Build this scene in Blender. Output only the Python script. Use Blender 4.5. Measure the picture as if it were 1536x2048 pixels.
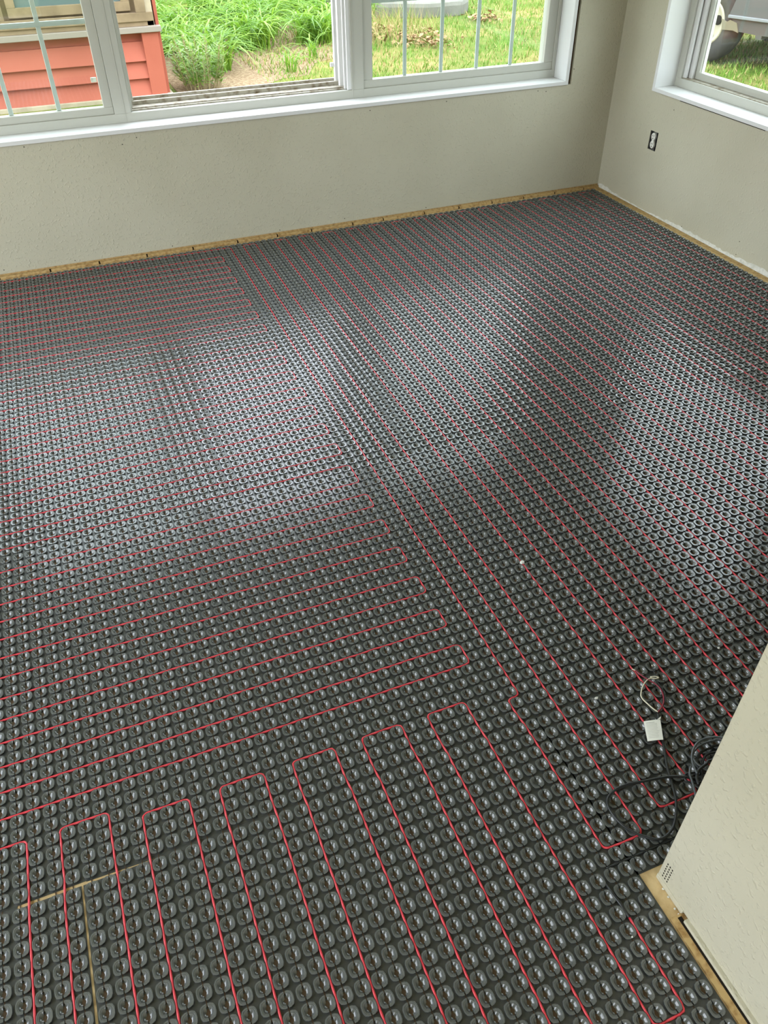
import bpy, math, random
import numpy as np
from mathutils import Matrix, Vector

# ------------------------------------------------------------------ units
U = 0.0305            # one stud pitch in metres
H = 0.0065            # stud top above the subfloor
def G(X, Y, Z=0.0):   # stud-grid units -> metres (Z counted from stud tops)
    return (X * U, Y * U, Z * U + H)

for o in list(bpy.data.objects):
    bpy.data.objects.remove(o)
scene = bpy.context.scene
COL = scene.collection

# ------------------------------------------------------------------ camera
Rcv = np.array([[0.928246, -0.371865, -0.008647],
                [-0.247227, -0.599422, -0.761296],
                [0.277916, 0.708809, -0.648346]])
CAM = np.array(G(12.3021, -26.6501, 47.0849))
FPX = 1559.46
cam_d = bpy.data.cameras.new('camera')
cam = bpy.data.objects.new('camera', cam_d)
COL.objects.link(cam)
m = Matrix.Identity(4)
for i in range(3):
    m[i][0] = Rcv[0][i]; m[i][1] = -Rcv[1][i]; m[i][2] = -Rcv[2][i]; m[i][3] = CAM[i]
cam.matrix_world = m
cam_d.sensor_fit = 'VERTICAL'
cam_d.sensor_height = 36.0
cam_d.lens = FPX / 2048 * 36.0
cam_d.clip_start = 0.02
cam_d.clip_end = 300
scene.camera = cam

def project(P):       # world metres -> pixel, depth (used only to rank stud sizes)
    q = (np.asarray(P) - CAM) @ Rcv.T
    return 768 + FPX * q[:, 0] / q[:, 2], 1024 + FPX * q[:, 1] / q[:, 2], q[:, 2]

# ------------------------------------------------------------------ sky, exposure
vs = scene.view_settings
vs.view_transform = 'Standard'; vs.look = 'None'; vs.gamma = 1.0; vs.use_curve_mapping = False
vs.exposure = 0.76
scene.display_settings.display_device = 'sRGB'
world = bpy.data.worlds.new('overcast_sky'); scene.world = world
world.use_nodes = True
wn = world.node_tree.nodes; wl = world.node_tree.links
wn.clear()
w_out = wn.new('ShaderNodeOutputWorld'); w_bg = wn.new('ShaderNodeBackground')
w_tc = wn.new('ShaderNodeTexCoord'); w_sep = wn.new('ShaderNodeSeparateXYZ'); w_rmp = wn.new('ShaderNodeValToRGB')
wl.new(w_tc.outputs['Generated'], w_sep.inputs[0]); wl.new(w_sep.outputs['Z'], w_rmp.inputs[0])
w_rmp.color_ramp.elements[0].position = 0.0; w_rmp.color_ramp.elements[0].color = (0.62, 0.66, 0.70, 1)
w_rmp.color_ramp.elements[1].position = 0.8; w_rmp.color_ramp.elements[1].color = (0.86, 0.94, 1.04, 1)
wl.new(w_rmp.outputs[0], w_bg.inputs[0]); w_bg.inputs[1].default_value = 4.6
wl.new(w_bg.outputs[0], w_out.inputs[0])

def portal(name, loc, rot, sx, sy):   # marks a window opening for sky sampling, gives off nothing itself
    d = bpy.data.lights.new(name, 'AREA'); d.shape = 'RECTANGLE'; d.size = sx; d.size_y = sy
    d.cycles.is_portal = True
    o = bpy.data.objects.new(name, d); COL.objects.link(o); o.location = loc; o.rotation_euler = rot

# ------------------------------------------------------------------ materials
MATS = {}
def mat(name, color=(0.5, 0.5, 0.5), rough=0.5, spec=0.5, metal=0.0, noise=None, bump=None, coat=0.0):
    """noise = (scale, color2, lo, hi [,detail]); bump = (scale, strength, distance)"""
    mt = bpy.data.materials.new(name); mt.use_nodes = True
    nt = mt.node_tree; b = nt.nodes['Principled BSDF']
    b.inputs['Base Color'].default_value = (*color, 1); b.inputs['Roughness'].default_value = rough
    b.inputs['Specular IOR Level'].default_value = spec; b.inputs['Metallic'].default_value = metal
    b.inputs['Coat Weight'].default_value = coat
    tc = nt.nodes.new('ShaderNodeTexCoord')
    if noise:
        n = nt.nodes.new('ShaderNodeTexNoise'); n.inputs['Scale'].default_value = noise[0]
        n.inputs['Detail'].default_value = noise[4] if len(noise) > 4 else 4
        r = nt.nodes.new('ShaderNodeValToRGB')
        r.color_ramp.elements[0].position = noise[2]; r.color_ramp.elements[0].color = (*color, 1)
        r.color_ramp.elements[1].position = noise[3]; r.color_ramp.elements[1].color = (*noise[1], 1)
        nt.links.new(tc.outputs['Object'], n.inputs['Vector']); nt.links.new(n.outputs['Fac'], r.inputs[0])
        nt.links.new(r.outputs[0], b.inputs['Base Color'])
    if bump:
        n2 = nt.nodes.new('ShaderNodeTexNoise'); n2.inputs['Scale'].default_value = bump[0]; n2.inputs['Detail'].default_value = 3
        bp = nt.nodes.new('ShaderNodeBump'); bp.inputs['Strength'].default_value = bump[1]; bp.inputs['Distance'].default_value = bump[2]
        nt.links.new(tc.outputs['Object'], n2.inputs['Vector']); nt.links.new(n2.outputs['Fac'], bp.inputs['Height'])
        nt.links.new(bp.outputs[0], b.inputs['Normal'])
    MATS[name] = mt
    return mt

M_mem = mat('membrane_plastic', (0.092, 0.100, 0.097), 0.17, 0.9, noise=(90, (0.110, 0.117, 0.112), 0.35, 0.7))
M_base = mat('membrane_base_shaded', (0.055, 0.060, 0.058), 0.32, 0.6, noise=(60, (0.072, 0.074, 0.068), 0.4, 0.7))  # stud plastic made darker: shade between the studs painted into the colour
M_slit = mat('membrane_slit', (0.085, 0.055, 0.030), 0.8, 0.2)
M_cable = mat('red_cable', (0.72, 0.055, 0.075), 0.30, 0.5)
M_black = mat('black_cable_sheath', (0.016, 0.018, 0.018), 0.4, 0.5)
M_greywire = mat('grey_cable_sheath', (0.085, 0.095, 0.10), 0.22, 0.5)
M_white_wire = mat('ivory_wire', (0.70, 0.66, 0.50), 0.4)
M_paper = mat('label_paper', (0.80, 0.80, 0.72), 0.7)
M_print = mat('label_print', (0.42, 0.42, 0.38), 0.8)
M_vinyl = mat('window_vinyl', (0.52, 0.52, 0.465), 0.35, 0.5)
M_jamb = mat('jamb_paint', (0.74, 0.74, 0.73), 0.4, 0.4)
M_grid = mat('muntin_grille', (0.62, 0.67, 0.65), 0.4)
M_dirty = mat('dirty_track', (0.42, 0.39, 0.32), 0.6, 0.3, noise=(38, (0.16, 0.115, 0.06), 0.46, 0.74, 6))
M_osb = mat('raw_plate_wood', (0.52, 0.36, 0.16), 0.8, 0.2, noise=(70, (0.30, 0.17, 0.06), 0.45, 0.7), bump=(160, 0.4, 0.002))
M_ply = mat('subfloor_plywood', (0.68, 0.51, 0.27), 0.8, 0.2, noise=(30, (0.45, 0.29, 0.13), 0.45, 0.8), bump=(120, 0.3, 0.002))
M_dust = mat('joint_compound', (0.62, 0.62, 0.55), 0.9, 0.1, noise=(60, (0.75, 0.74, 0.68), 0.4, 0.6), bump=(150, 0.5, 0.003))
M_dark = mat('dark_gap', (0.02, 0.016, 0.012), 0.9, 0.1)
M_ceil = mat('ceiling_paint', (0.78, 0.78, 0.75), 0.8, 0.2)
M_boxmetal = mat('galvanised_box', (0.16, 0.16, 0.15), 0.45, 0.5, metal=0.6)
M_recep = mat('receptacle_nylon', (0.72, 0.71, 0.64), 0.4)

def wall_paint():
    mt = mat('wall_paint', (0.60, 0.575, 0.475), 0.62, 0.3)
    nt = mt.node_tree; b = nt.nodes['Principled BSDF']
    tc = nt.nodes.new('ShaderNodeTexCoord')
    n1 = nt.nodes.new('ShaderNodeTexNoise'); n1.inputs['Scale'].default_value = 95; n1.inputs['Detail'].default_value = 2
    n1.inputs['Distortion'].default_value = 0.2
    cr = nt.nodes.new('ShaderNodeValToRGB'); cr.color_ramp.elements[0].position = 0.55; cr.color_ramp.elements[1].position = 0.78
    n2 = nt.nodes.new('ShaderNodeTexNoise'); n2.inputs['Scale'].default_value = 240; n2.inputs['Detail'].default_value = 2
    mx = nt.nodes.new('ShaderNodeMath'); mx.operation = 'MULTIPLY_ADD'; mx.inputs[1].default_value = 0.22
    nt.links.new(tc.outputs['Object'], n1.inputs['Vector']); nt.links.new(tc.outputs['Object'], n2.inputs['Vector'])
    nt.links.new(n1.outputs['Fac'], cr.inputs[0]); nt.links.new(n2.outputs['Fac'], mx.inputs[0]); nt.links.new(cr.outputs[0], mx.inputs[2])
    bp = nt.nodes.new('ShaderNodeBump'); bp.inputs['Strength'].default_value = 0.5; bp.inputs['Distance'].default_value = 0.003
    nt.links.new(mx.outputs[0], bp.inputs['Height']); nt.links.new(bp.outputs[0], b.inputs['Normal'])
    n3 = nt.nodes.new('ShaderNodeTexNoise'); n3.inputs['Scale'].default_value = 3.0
    r3 = nt.nodes.new('ShaderNodeValToRGB')
    r3.color_ramp.elements[0].position = 0.35; r3.color_ramp.elements[0].color = (0.500, 0.470, 0.358, 1)
    r3.color_ramp.elements[1].position = 0.65; r3.color_ramp.elements[1].color = (0.535, 0.505, 0.390, 1)
    nt.links.new(tc.outputs['Object'], n3.inputs['Vector']); nt.links.new(n3.outputs['Fac'], r3.inputs[0])
    nt.links.new(r3.outputs[0], b.inputs['Base Color'])
    return mt
M_wall = wall_paint()

def glass_mat():
    mt = bpy.data.materials.new('window_glass'); mt.use_nodes = True
    nt = mt.node_tree; nt.nodes.clear()
    o = nt.nodes.new('ShaderNodeOutputMaterial'); mx = nt.nodes.new('ShaderNodeMixShader')
    lw = nt.nodes.new('ShaderNodeLayerWeight'); lw.inputs[0].default_value = 0.5
    pw = nt.nodes.new('ShaderNodeMath'); pw.operation = 'POWER'; pw.inputs[1].default_value = 5.0
    fr = nt.nodes.new('ShaderNodeMath'); fr.operation = 'MULTIPLY_ADD'; fr.inputs[1].default_value = 0.9; fr.inputs[2].default_value = 0.035
    nt.links.new(lw.outputs['Facing'], pw.inputs[0]); nt.links.new(pw.outputs[0], fr.inputs[0])
    tr = nt.nodes.new('ShaderNodeBsdfTransparent'); tr.inputs[0].default_value = (0.93, 0.96, 0.94, 1)
    gl = nt.nodes.new('ShaderNodeBsdfGlossy'); gl.inputs['Roughness'].default_value = 0.02
    nt.links.new(fr.outputs[0], mx.inputs[0]); nt.links.new(tr.outputs[0], mx.inputs[1]); nt.links.new(gl.outputs[0], mx.inputs[2])
    nt.links.new(mx.outputs[0], o.inputs[0])
    return mt
M_glass = glass_mat()

# ------------------------------------------------------------------ mesh helpers
class MB:
    def __init__(s): s.v = []; s.f = []; s.mi = []
    def add(s, v, f, mi=0):
        k = len(s.v); s.v += [tuple(p) for p in v]; s.f += [tuple(k + i for i in q) for q in f]; s.mi += [mi] * len(f); return s
    def box(s, a, b, mi=0):
        x0, x1 = sorted((a[0], b[0])); y0, y1 = sorted((a[1], b[1])); z0, z1 = sorted((a[2], b[2]))
        v = [(x0, y0, z0), (x1, y0, z0), (x1, y1, z0), (x0, y1, z0), (x0, y0, z1), (x1, y0, z1), (x1, y1, z1), (x0, y1, z1)]
        return s.add(v, [(0, 3, 2, 1), (4, 5, 6, 7), (0, 1, 5, 4), (1, 2, 6, 5), (2, 3, 7, 6), (3, 0, 4, 7)], mi)
    def gbox(s, X0, X1, Y0, Y1, Z0, Z1, mi=0): return s.box(G(X0, Y0, Z0), G(X1, Y1, Z1), mi)
    def prism(s, poly, axis, lo, hi, mi=0):     # polygon (2-D, ccw) extruded along axis 0/1/2
        def P(p, t):
            q = [p[0], p[1]]; q.insert(axis, t); return tuple(q)
        n = len(poly)
        v = [P(p, lo) for p in poly] + [P(p, hi) for p in poly]
        f = [tuple(range(n))[::-1], tuple(range(n, 2 * n))] + [(i, (i + 1) % n, n + (i + 1) % n, n + i) for i in range(n)]
        return s.add(v, f, mi)
    def tube(s, pts, r, n=8, mi=0, closed_ends=True):
        P = [np.array(p, float) for p in pts]; rings = []
        t0 = P[1] - P[0]; up = np.array([0, 0, 1.0])
        if abs(t0[2]) > 0.9 * np.linalg.norm(t0): up = np.array([1.0, 0, 0])
        for i, p in enumerate(P):
            t = P[min(i + 1, len(P) - 1)] - P[max(i - 1, 0)]; t /= np.linalg.norm(t) + 1e-12
            a = np.cross(t, up); a /= np.linalg.norm(a) + 1e-12; b = np.cross(a, t)
            rr = r[i] if hasattr(r, '__len__') else r
            rings.append([p + rr * (math.cos(2 * math.pi * k / n) * a + math.sin(2 * math.pi * k / n) * b) for k in range(n)])
        v = [q for ring in rings for q in ring]; f = []
        for i in range(len(P) - 1):
            for k in range(n):
                f.append((i * n + k, i * n + (k + 1) % n, (i + 1) * n + (k + 1) % n, (i + 1) * n + k))
        if closed_ends: f += [tuple(range(n))[::-1], tuple(range((len(P) - 1) * n, len(P) * n))]
        return s.add(v, f, mi)
    def lathe(s, prof, n, M=None, mi=0):        # prof [(r, z)], axis z, optional matrix
        v = []; f = []
        for r, z in prof:
            for k in range(n):
                p = Vector((r * math.cos(2 * math.pi * k / n), r * math.sin(2 * math.pi * k / n), z))
                v.append(tuple(M @ p if M else p))
        for i in range(len(prof) - 1):
            for k in range(n):
                f.append((i * n + k, i * n + (k + 1) % n, (i + 1) * n + (k + 1) % n, (i + 1) * n + k))
        return s.add(v, f, mi)
    def mesh(s, name, mats, smooth=False):
        me = bpy.data.meshes.new(name); me.from_pydata(s.v, [], s.f)
        for q in (mats if isinstance(mats, (list, tuple)) else [mats]): me.materials.append(q)
        if len(set(s.mi)) > 1: me.polygons.foreach_set('material_index', s.mi)
        if smooth: me.polygons.foreach_set('use_smooth', [True] * len(s.f))
        me.update(); return me
    def build(s, name, mats, parent=None, smooth=False, bevel=0.0):
        o = link(name, s.mesh(name, mats, smooth), parent)
        if bevel:
            b = o.modifiers.new('bevel', 'BEVEL'); b.width = bevel; b.segments = 2; b.limit_method = 'ANGLE'
        return o

def link(name, data, parent=None):
    o = bpy.data.objects.new(name, data); COL.objects.link(o)
    if parent: o.parent = parent
    return o
def tag(o, label=None, cat=None, group=None, kind=None):
    if label: o['label'] = label
    if cat: o['category'] = cat
    if group: o['group'] = group
    if kind: o['kind'] = kind
    return o
def thing(name, label, cat, loc=(0, 0, 0), group=None):
    o = bpy.data.objects.new(name, None); COL.objects.link(o); o.location = loc
    o.empty_display_size = 0.05
    return tag(o, label, cat, group)
def child(mb, name, mats, par, **k):           # part given in world metres, parented to an empty that only has a location
    o = mb.build(name, mats, par, **k)
    o.location = tuple(-c for c in par.location)
    return o
def struct(mb, name, mats, label, cat, **k):
    return tag(mb.build(name, mats, **k), label, cat, kind='structure')

def quads_mesh(name, V, F, mi, mats, smooth=True):
    me = bpy.data.meshes.new(name)
    me.vertices.add(len(V)); me.vertices.foreach_set('co', np.ascontiguousarray(V, np.float32).ravel())
    me.loops.add(F.size); me.loops.foreach_set('vertex_index', np.ascontiguousarray(F, np.int32).ravel())
    me.polygons.add(len(F)); me.polygons.foreach_set('loop_start', np.arange(0, F.size, F.shape[1], dtype=np.int32))
    me.polygons.foreach_set('material_index', np.ascontiguousarray(mi, np.int32))
    me.polygons.foreach_set('use_smooth', np.full(len(F), smooth))
    for q in mats: me.materials.append(q)
    me.update(calc_edges=True)
    if smooth: me.set_sharp_from_angle(angle=math.radians(38))
    return me

def wall_cells(mb, axis, at, thick, a0, a1, z0, z1, holes, zfun=None):
    """wall slab with rectangular holes, as boxes; axis 'y': plane y=at..at+thick over x in a0..a1 (all grid units)"""
    A = sorted({a0, a1, *[h[0] for h in holes], *[h[1] for h in holes]})
    Z = sorted({z0, z1, *[h[2] for h in holes], *[h[3] for h in holes]})
    for i in range(len(A) - 1):
        for j in range(len(Z) - 1):
            ca, cz = (A[i] + A[i + 1]) / 2, (Z[j] + Z[j + 1]) / 2
            if any(h[0] < ca < h[1] and h[2] < cz < h[3] for h in holes): continue
            if axis == 'y': mb.gbox(A[i], A[i + 1], at, at + thick, Z[j], Z[j + 1])
            else: mb.gbox(at, at + thick, A[i], A[i + 1], Z[j], Z[j + 1])

# ------------------------------------------------------------------ room shell
FL = -H / U                 # subfloor level in grid Z
YB, XR = 95.0, 102.4        # drywall faces
XL, YF, ZC = -52.0, -118.0, 80.0
WT = 6.2                    # wall thickness
struct(MB().box(G(XL - 5, YF - 5, FL - 1.2), G(XR + 6, YB + 6, FL)), 'floor', M_ply,
       'bare plywood subfloor showing in seams and along the wall edges', 'floor')
struct(MB().gbox(XL - 5, XR + 6, YF - 5, YB + 6, ZC, ZC + 1), 'ceiling', M_ceil, 'plain white ceiling over the room', 'ceiling')

# window openings (grid units): a0, a1, z0, z1
BW = (-13.3, 93.85, 17.25, 66.0)
RW = (38.0, 84.9, 17.55, 66.0)
OUT = (81.35, 83.35, 9.3, 12.1)
b = MB(); wall_cells(b, 'y', YB, WT, XL, XR + 6, 0.42, ZC, [BW])
wall_back = struct(b, 'wall_back', M_wall, 'greige textured wall below the wide three part window', 'wall')
b = MB()
wall_cells(b, 'x', XR, 0.45, YF, YB, FL + 0.12, ZC, [RW, OUT])
wall_cells(b, 'x', XR + 0.45, WT - 0.45, YF, YB, FL + 0.12, ZC, [RW, OUT])
wall_right = struct(b, 'wall_right', M_wall, 'greige textured wall with the uncovered outlet and right window', 'wall')
b = MB(); wall_cells(b, 'x', XL - WT, WT, YF, YB + 6, FL, ZC, [(-26, 74, 3, 72)])
struct(b, 'wall_left', M_wall, 'greige wall with a wide glazed opening at the left side', 'wall')
b = MB(); wall_cells(b, 'y', YF - WT, WT, XL, XR + 6, FL, ZC, [(-40, 20, 3, 70)])
struct(b, 'wall_front', M_wall, 'greige wall with a glazed door behind the viewer', 'wall')
b = MB()
b.gbox(35.15, 39.5, -90, -12.6, FL + 0.3, ZC)
wall_part = struct(b, 'wall_partition', M_wall, 'cream textured wall end rising at the lower right corner', 'wall', bevel=0.003)

# ---- bottom plates and torn drywall edges
plate = thing('trim_1', 'raw wood bottom plate blocks along the base of the back wall', 'plate', G(0, YB, FL)); tag(plate, kind='structure')
xs = [XL] + [35.6 - 7.05 * k for k in range(9, 0, -1)] + [35.59, 42.07, 47.79, 54.89, 60.31, 67.8, 74.29, 80.67, 86.9, 93.22, 99.2, XR]
xs = sorted(set(xs))
rng = random.Random(4)
for i in range(len(xs) - 1):
    dy = rng.uniform(-0.06, 0.06)
    child(MB().gbox(xs[i] + 0.11, xs[i + 1] - 0.11, YB - 0.5 + dy, YB + 3, FL + 0.02, 0.2), 'plank', M_osb, plate, bevel=0.0006)
child(MB().gbox(XL, XR, YB + 0.1, YB + 3.2, FL + 0.01, 0.7), 'backing', M_osb, plate)
child(MB().gbox(XL, XR, YB - 0.35, YB + 0.1, FL + 0.005, 0.1), 'joint_backing', M_dark, plate)
r2 = random.Random(8)
edge = thing('trim_2', 'chipped white joint compound edge along the foot of the right wall', 'plate', G(XR, 70, FL)); tag(edge, kind='structure')
mbx = MB(); y = -12.0; pts = []
while y < YB - 0.1:
    hgt = 0.42 + 0.38 * math.sin(y * 0.21) * math.sin(y * 0.083 + 1) + r2.uniform(-0.16, 0.16)
    pts.append((y, max(0.12, hgt))); y += r2.uniform(0.35, 0.9)
for (ya, ha), (yb_, hb) in zip(pts[:-1], pts[1:]):
    z0 = FL + 0.14
    mbx.add([G(XR - 0.05, ya, z0), G(XR - 0.05, yb_, z0), G(XR - 0.03, yb_, z0 + hb), G(XR - 0.03, ya, z0 + ha), G(XR + 0.1, yb_, z0 + hb), G(XR + 0.1, ya, z0 + ha)],
            [(0, 1, 2, 3), (3, 2, 4, 5)])
child(mbx, 'compound_edge', M_dust, edge)
child(MB().gbox(XR + 0.05, XR + 3, -12, YB, FL + 0.01, FL + 0.2), 'wall_foot', M_dark, edge)
child(MB().gbox(XR - 0.75, XR + 0.02, -12, YB - 0.6, FL + 0.005, FL + 0.1), 'floor_edge_strip', M_osb, edge)

# partition foot: raw strip, gap, corner bead
foot = thing('trim_3', 'raw fibreboard strip and dark gap under the cream wall end', 'plate', G(35, -16, FL)); tag(foot, kind='structure')
child(MB().gbox(34.35, 35.3, -60, -14.95, FL + 0.005, FL + 0.16), 'underlay_strip', M_osb, foot)
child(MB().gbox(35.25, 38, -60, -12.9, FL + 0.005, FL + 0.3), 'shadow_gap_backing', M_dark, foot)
child(MB().gbox(34.86, 35.2, -60, -15.4, FL + 0.17, FL + 0.42), 'drywall_edge', M_wall, foot, bevel=0.002)
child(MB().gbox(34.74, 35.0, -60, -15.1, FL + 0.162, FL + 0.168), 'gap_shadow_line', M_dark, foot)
child(MB().gbox(35.1, 35.3, -15.0, -12.62, FL + 0.01, FL + 0.5), 'drywall_toe', M_wall, foot, bevel=0.001)
b = MB()
for i in range(3):
    for j in range(6):
        Y = -12.95 - 0.2 * i; Z = FL + 0.75 + 0.28 * j
        b.gbox(35.135, 35.16, Y - 0.035, Y + 0.035, Z, Z + 0.13)
child(b, 'bead_perforation', M_dark, foot)
for k, (yy, zz) in enumerate([(-13.9, 0.62), (-14.6, 0.6), (-13.4, 0.4), (-14.95, 0.45)]):
    b = MB(); rr = random.Random(k)
    b.lathe([(0.0, 0.0), (0.05 * U, 0.02 * U), (0.08 * U, 0.05 * U), (0.04 * U, 0.08 * U), (0, 0.09 * U)], 5, Matrix.Translation(G(34.95 + 0.1 * rr.random(), yy, FL + 0.01)))
    child(b, 'plaster_crumb', M_dust, foot)

# ---- nail holes (small marks left by the old trim)
for X, Z in [(58.46, 16.65), (71.32, 16.72), (87.74, 16.77), (89.27, 16.56), (94.09, 19.43), (8.64, 16.91), (23.43, 16.53), (21.36, 15.84),
             (1.25, 0.98), (11.12, 0.79), (25.55, 0.75), (53.64, 0.97), (68.25, 0.75), (42.65, 0.7)]:
    MB().lathe([(0, -0.0006), (0.0022, -0.0006), (0.0022, 0.001)], 7, Matrix.Translation(G(X, YB, Z)) @ Matrix.Rotation(math.pi / 2, 4, 'X') @ Matrix.Scale(-1, 4, (0, 0, 1))).build('nail_hole', M_dark, wall_back)
for Y, Z in [(78.92, 15.99), (71.4, 0.59), (58.85, 0.7), (58.9, 2.64)]:
    MB().lathe([(0, 0.0006), (0.0022, 0.0006), (0.0022, -0.001)], 7, Matrix.Translation(G(XR, Y, Z)) @ Matrix.Rotation(-math.pi / 2, 4, 'Y')).build('nail_hole', M_dark, wall_right)

# ------------------------------------------------------------------ back window (three units)
ZT = 65.0; YS = 98.3       # frame face
win = thing('window_1', 'wide white three part window with grilles over the back wall', 'window', G(40, YB, 17.5)); tag(win, kind='structure')
child(MB().gbox(-13.0, 93.2, YB - 0.25, YB + 6.0, 17.25, 17.8), 'sill', M_jamb, win, bevel=0.0015)
child(MB().gbox(92.6, 93.2, YB - 0.25, YB + 6.0, 17.8, ZT), 'side_jamb', M_jamb, win, bevel=0.0015)
child(MB().gbox(-13.0, -12.4, YB - 0.25, YB + 6.0, 17.8, ZT), 'side_jamb', M_jamb, win, bevel=0.0015)
child(MB().gbox(-13.0, 93.2, YB - 0.25, YB + 6.0, ZT, ZT + 0.6), 'head_jamb', M_jamb, win)
child(MB().gbox(93.2, 93.87, YB + 0.45, YB + 6, 17.25, ZT), 'rough_framing', mat('dark_rough_framing', (0.10, 0.055, 0.025), 0.9, 0.1), win)
def frame_rect(mb, x0, x1, z0, z1, w, y0, y1, plane='y'):
    for (a0, a1, c0, c1) in [(x0, x1, z0, z0 + w), (x0, x1, z1 - w, z1), (x0, x0 + w, z0 + w, z1 - w), (x1 - w, x1, z0 + w, z1 - w)]:
        if plane == 'y': mb.gbox(a0, a1, y0, y1, c0, c1)
        else: mb.gbox(y0, y1, a0, a1, c0, c1)
    return mb
UN = [(-12.4, 22.85), (22.85, 58.75), (58.75, 92.55)]
ZB = 17.8
# outer vinyl frames: stepped rails
for i, (x0, x1) in enumerate(UN):
    b = MB(); z1 = ZT
    bw = 1.15; sw = 1.3 if i != 1 else 0.85
    b.gbox(x0, x1, YS, YS + 4.6, ZB, ZB + bw); b.gbox(x0, x1, YS, YS + 4.6, z1 - 1.2, z1)
    xl = x0 + (0.85 if i == 1 else (1.3 if i == 0 else 0.06)); xr = x1 - (1.95 if i == 1 else (1.42 if i == 0 else 0.5))
    b.gbox(x0, xl, YS, YS + 4.6, ZB + bw, z1 - 1.2); b.gbox(xr, x1, YS, YS + 4.6, ZB + bw, z1 - 1.2)
    child(b, 'unit_frame', M_vinyl, win, bevel=0.0012)
# shallow joint lines of the mullions
for x in (22.85, 57.15):
    child(MB().gbox(x - 0.05, x + 0.05, YS - 0.06, YS + 0.02, ZB, ZT), 'mullion_joint', M_vinyl, win)
# sashes of the fixed outer units
def sash(x0, x1, gx0, gx1, grids, zg0):
    b = MB()
    z0 = ZB + 1.15; z1 = ZT - 1.2
    b.gbox(x0, x1, YS + 0.25, YS + 1.5, z0, zg0); b.gbox(x0, x1, YS + 0.25, YS + 1.5, z1 - 1.2, z1)
    b.gbox(x0, gx0, YS + 0.25, YS + 1.5, zg0, z1 - 1.2); b.gbox(gx1, x1, YS + 0.25, YS + 1.5, zg0, z1 - 1.2)
    s = child(b, 'sash', M_vinyl, win, bevel=0.0015)
    MB().gbox(gx0, gx1, YS + 0.85, YS + 0.95, zg0, z1 - 1.2).build('pane', M_glass, s)
    b = MB(); b2 = MB()
    for g in grids:
        MB().gbox(g - 0.3, g + 0.3, YS + 1.02, YS + 1.25, zg0, z1 - 1.2).build('grille_bar', M_grid, s, bevel=0.002)
    for zz in (30.1, 40.2, 50.3):
        MB().gbox(gx0, gx1, YS + 1.0, YS + 1.27, zz - 0.3, zz + 0.3).build('grille_bar', M_grid, s, bevel=0.002)
sash(-11.1, 21.4, -9.9, 20.2, [-4.0, 2.05, 8.1, 14.3], 19.9)
sash(58.85, 92.05, 60.35, 90.45, [66.0, 72.2, 78.45, 84.6], 20.05)
# centre unit: sash taken out, stepped bare tracks with dirt
b = MB()
b.gbox(23.7, 56.8, YS + 1.4, YS + 4.5, 18.95, 19.25)
b.gbox(23.7, 56.8, YS + 0.9, YS + 1.25, 18.95, 19.12)
b.gbox(23.7, 56.8, YS + 2.9, YS + 3.4, 19.25, 19.75)
b.gbox(23.7, 56.8, YS + 4.1, YS + 4.6, 19.25, 20.0)
child(b, 'dirty_bottom_track', M_dirty, win, bevel=0.001)
b = MB()
for k, (xx, yy) in enumerate([(55.9, 0.75), (56.2, 0.1), (55.6, 2.0), (55.35, 3.3)]):
    b.gbox(xx, 56.9, YS + yy, YS + yy + (0.35 if k < 2 else 0.7), 19.0, ZT - 1.2)
child(b, 'side_track', M_jamb, win, bevel=0.0008)
b = MB()
for xx, yy in [(23.95, 0.6), (24.2, 1.7), (24.6, 3.2)]: b.gbox(23.6, xx, YS + yy, YS + yy + 0.5, 19.0, ZT - 1.2)
child(b, 'side_track', M_vinyl, win, bevel=0.0008)
child(MB().gbox(54.75, 55.4, YS + 3.6, YS + 4.0, 21.6, 22.15), 'latch_tab', M_jamb, win, bevel=0.001)
child(MB().gbox(19.4, 20.15, YS + 2.2, YS + 2.5, 22.7, 23.3), 'latch_tab', M_dust, win, bevel=0.001)

# ------------------------------------------------------------------ right window
wr = thing('window_2', 'white deep set window in the right wall', 'window', G(XR, 60, 17.6)); tag(wr, kind='structure')
XF = 105.9
child(MB().gbox(XR - 0.2, XR + 6.5, 38.2, 84.8, 17.55, 18.1), 'sill', M_jamb, wr, bevel=0.0015)
child(MB().gbox(XR - 0.2, XR + 6.5, 84.25, 84.8, 18.1, ZT), 'side_jamb', M_jamb, wr, bevel=0.0015)
child(MB().gbox(XR - 0.2, XR + 6.5, 38.2, 38.75, 18.1, ZT), 'side_jamb', M_jamb, wr, bevel=0.0015)
child(MB().gbox(XR - 0.2, XR + 6.5, 38.2, 84.8, ZT, ZT + 0.6), 'head_jamb', M_jamb, wr)
b = MB(); frame_rect(b, 38.75, 84.25, 18.1, ZT, 1.2, XF, XF + 2.6, 'x'); child(b, 'unit_frame', M_vinyl, wr, bevel=0.0012)
for k, (w, x0, x1) in enumerate([(1.9, XF + 0.35, XF + 0.7), (2.7, XF + 0.95, XF + 1.3)]):
    b = MB(); b.gbox(x0, x1, 83.05 - w + 1.2, 83.05, 19.3, ZT - 1.2); child(b, 'side_track', M_jamb, wr, bevel=0.0008)
child(MB().gbox(XF + 0.3, XF + 2.4, 39.95, 83.05, 19.3, 19.42), 'dirty_bottom_track', M_dirty, wr)
b = MB()
z0, z1 = 19.42, ZT - 1.2
b.gbox(XF + 1.4, XF + 2.4, 40.0, 82.4, z0, z0 + 0.95); b.gbox(XF + 1.4, XF + 2.4, 40.0, 82.4, z1 - 1, z1)
b.gbox(XF + 1.4, XF + 2.4, 80.75, 82.4, z0 + 0.95, z1 - 1); b.gbox(XF + 1.4, XF + 2.4, 40.0, 42.0, z0 + 0.95, z1 - 1)
sr = child(b, 'sash', M_vinyl, wr, bevel=0.001)
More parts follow.
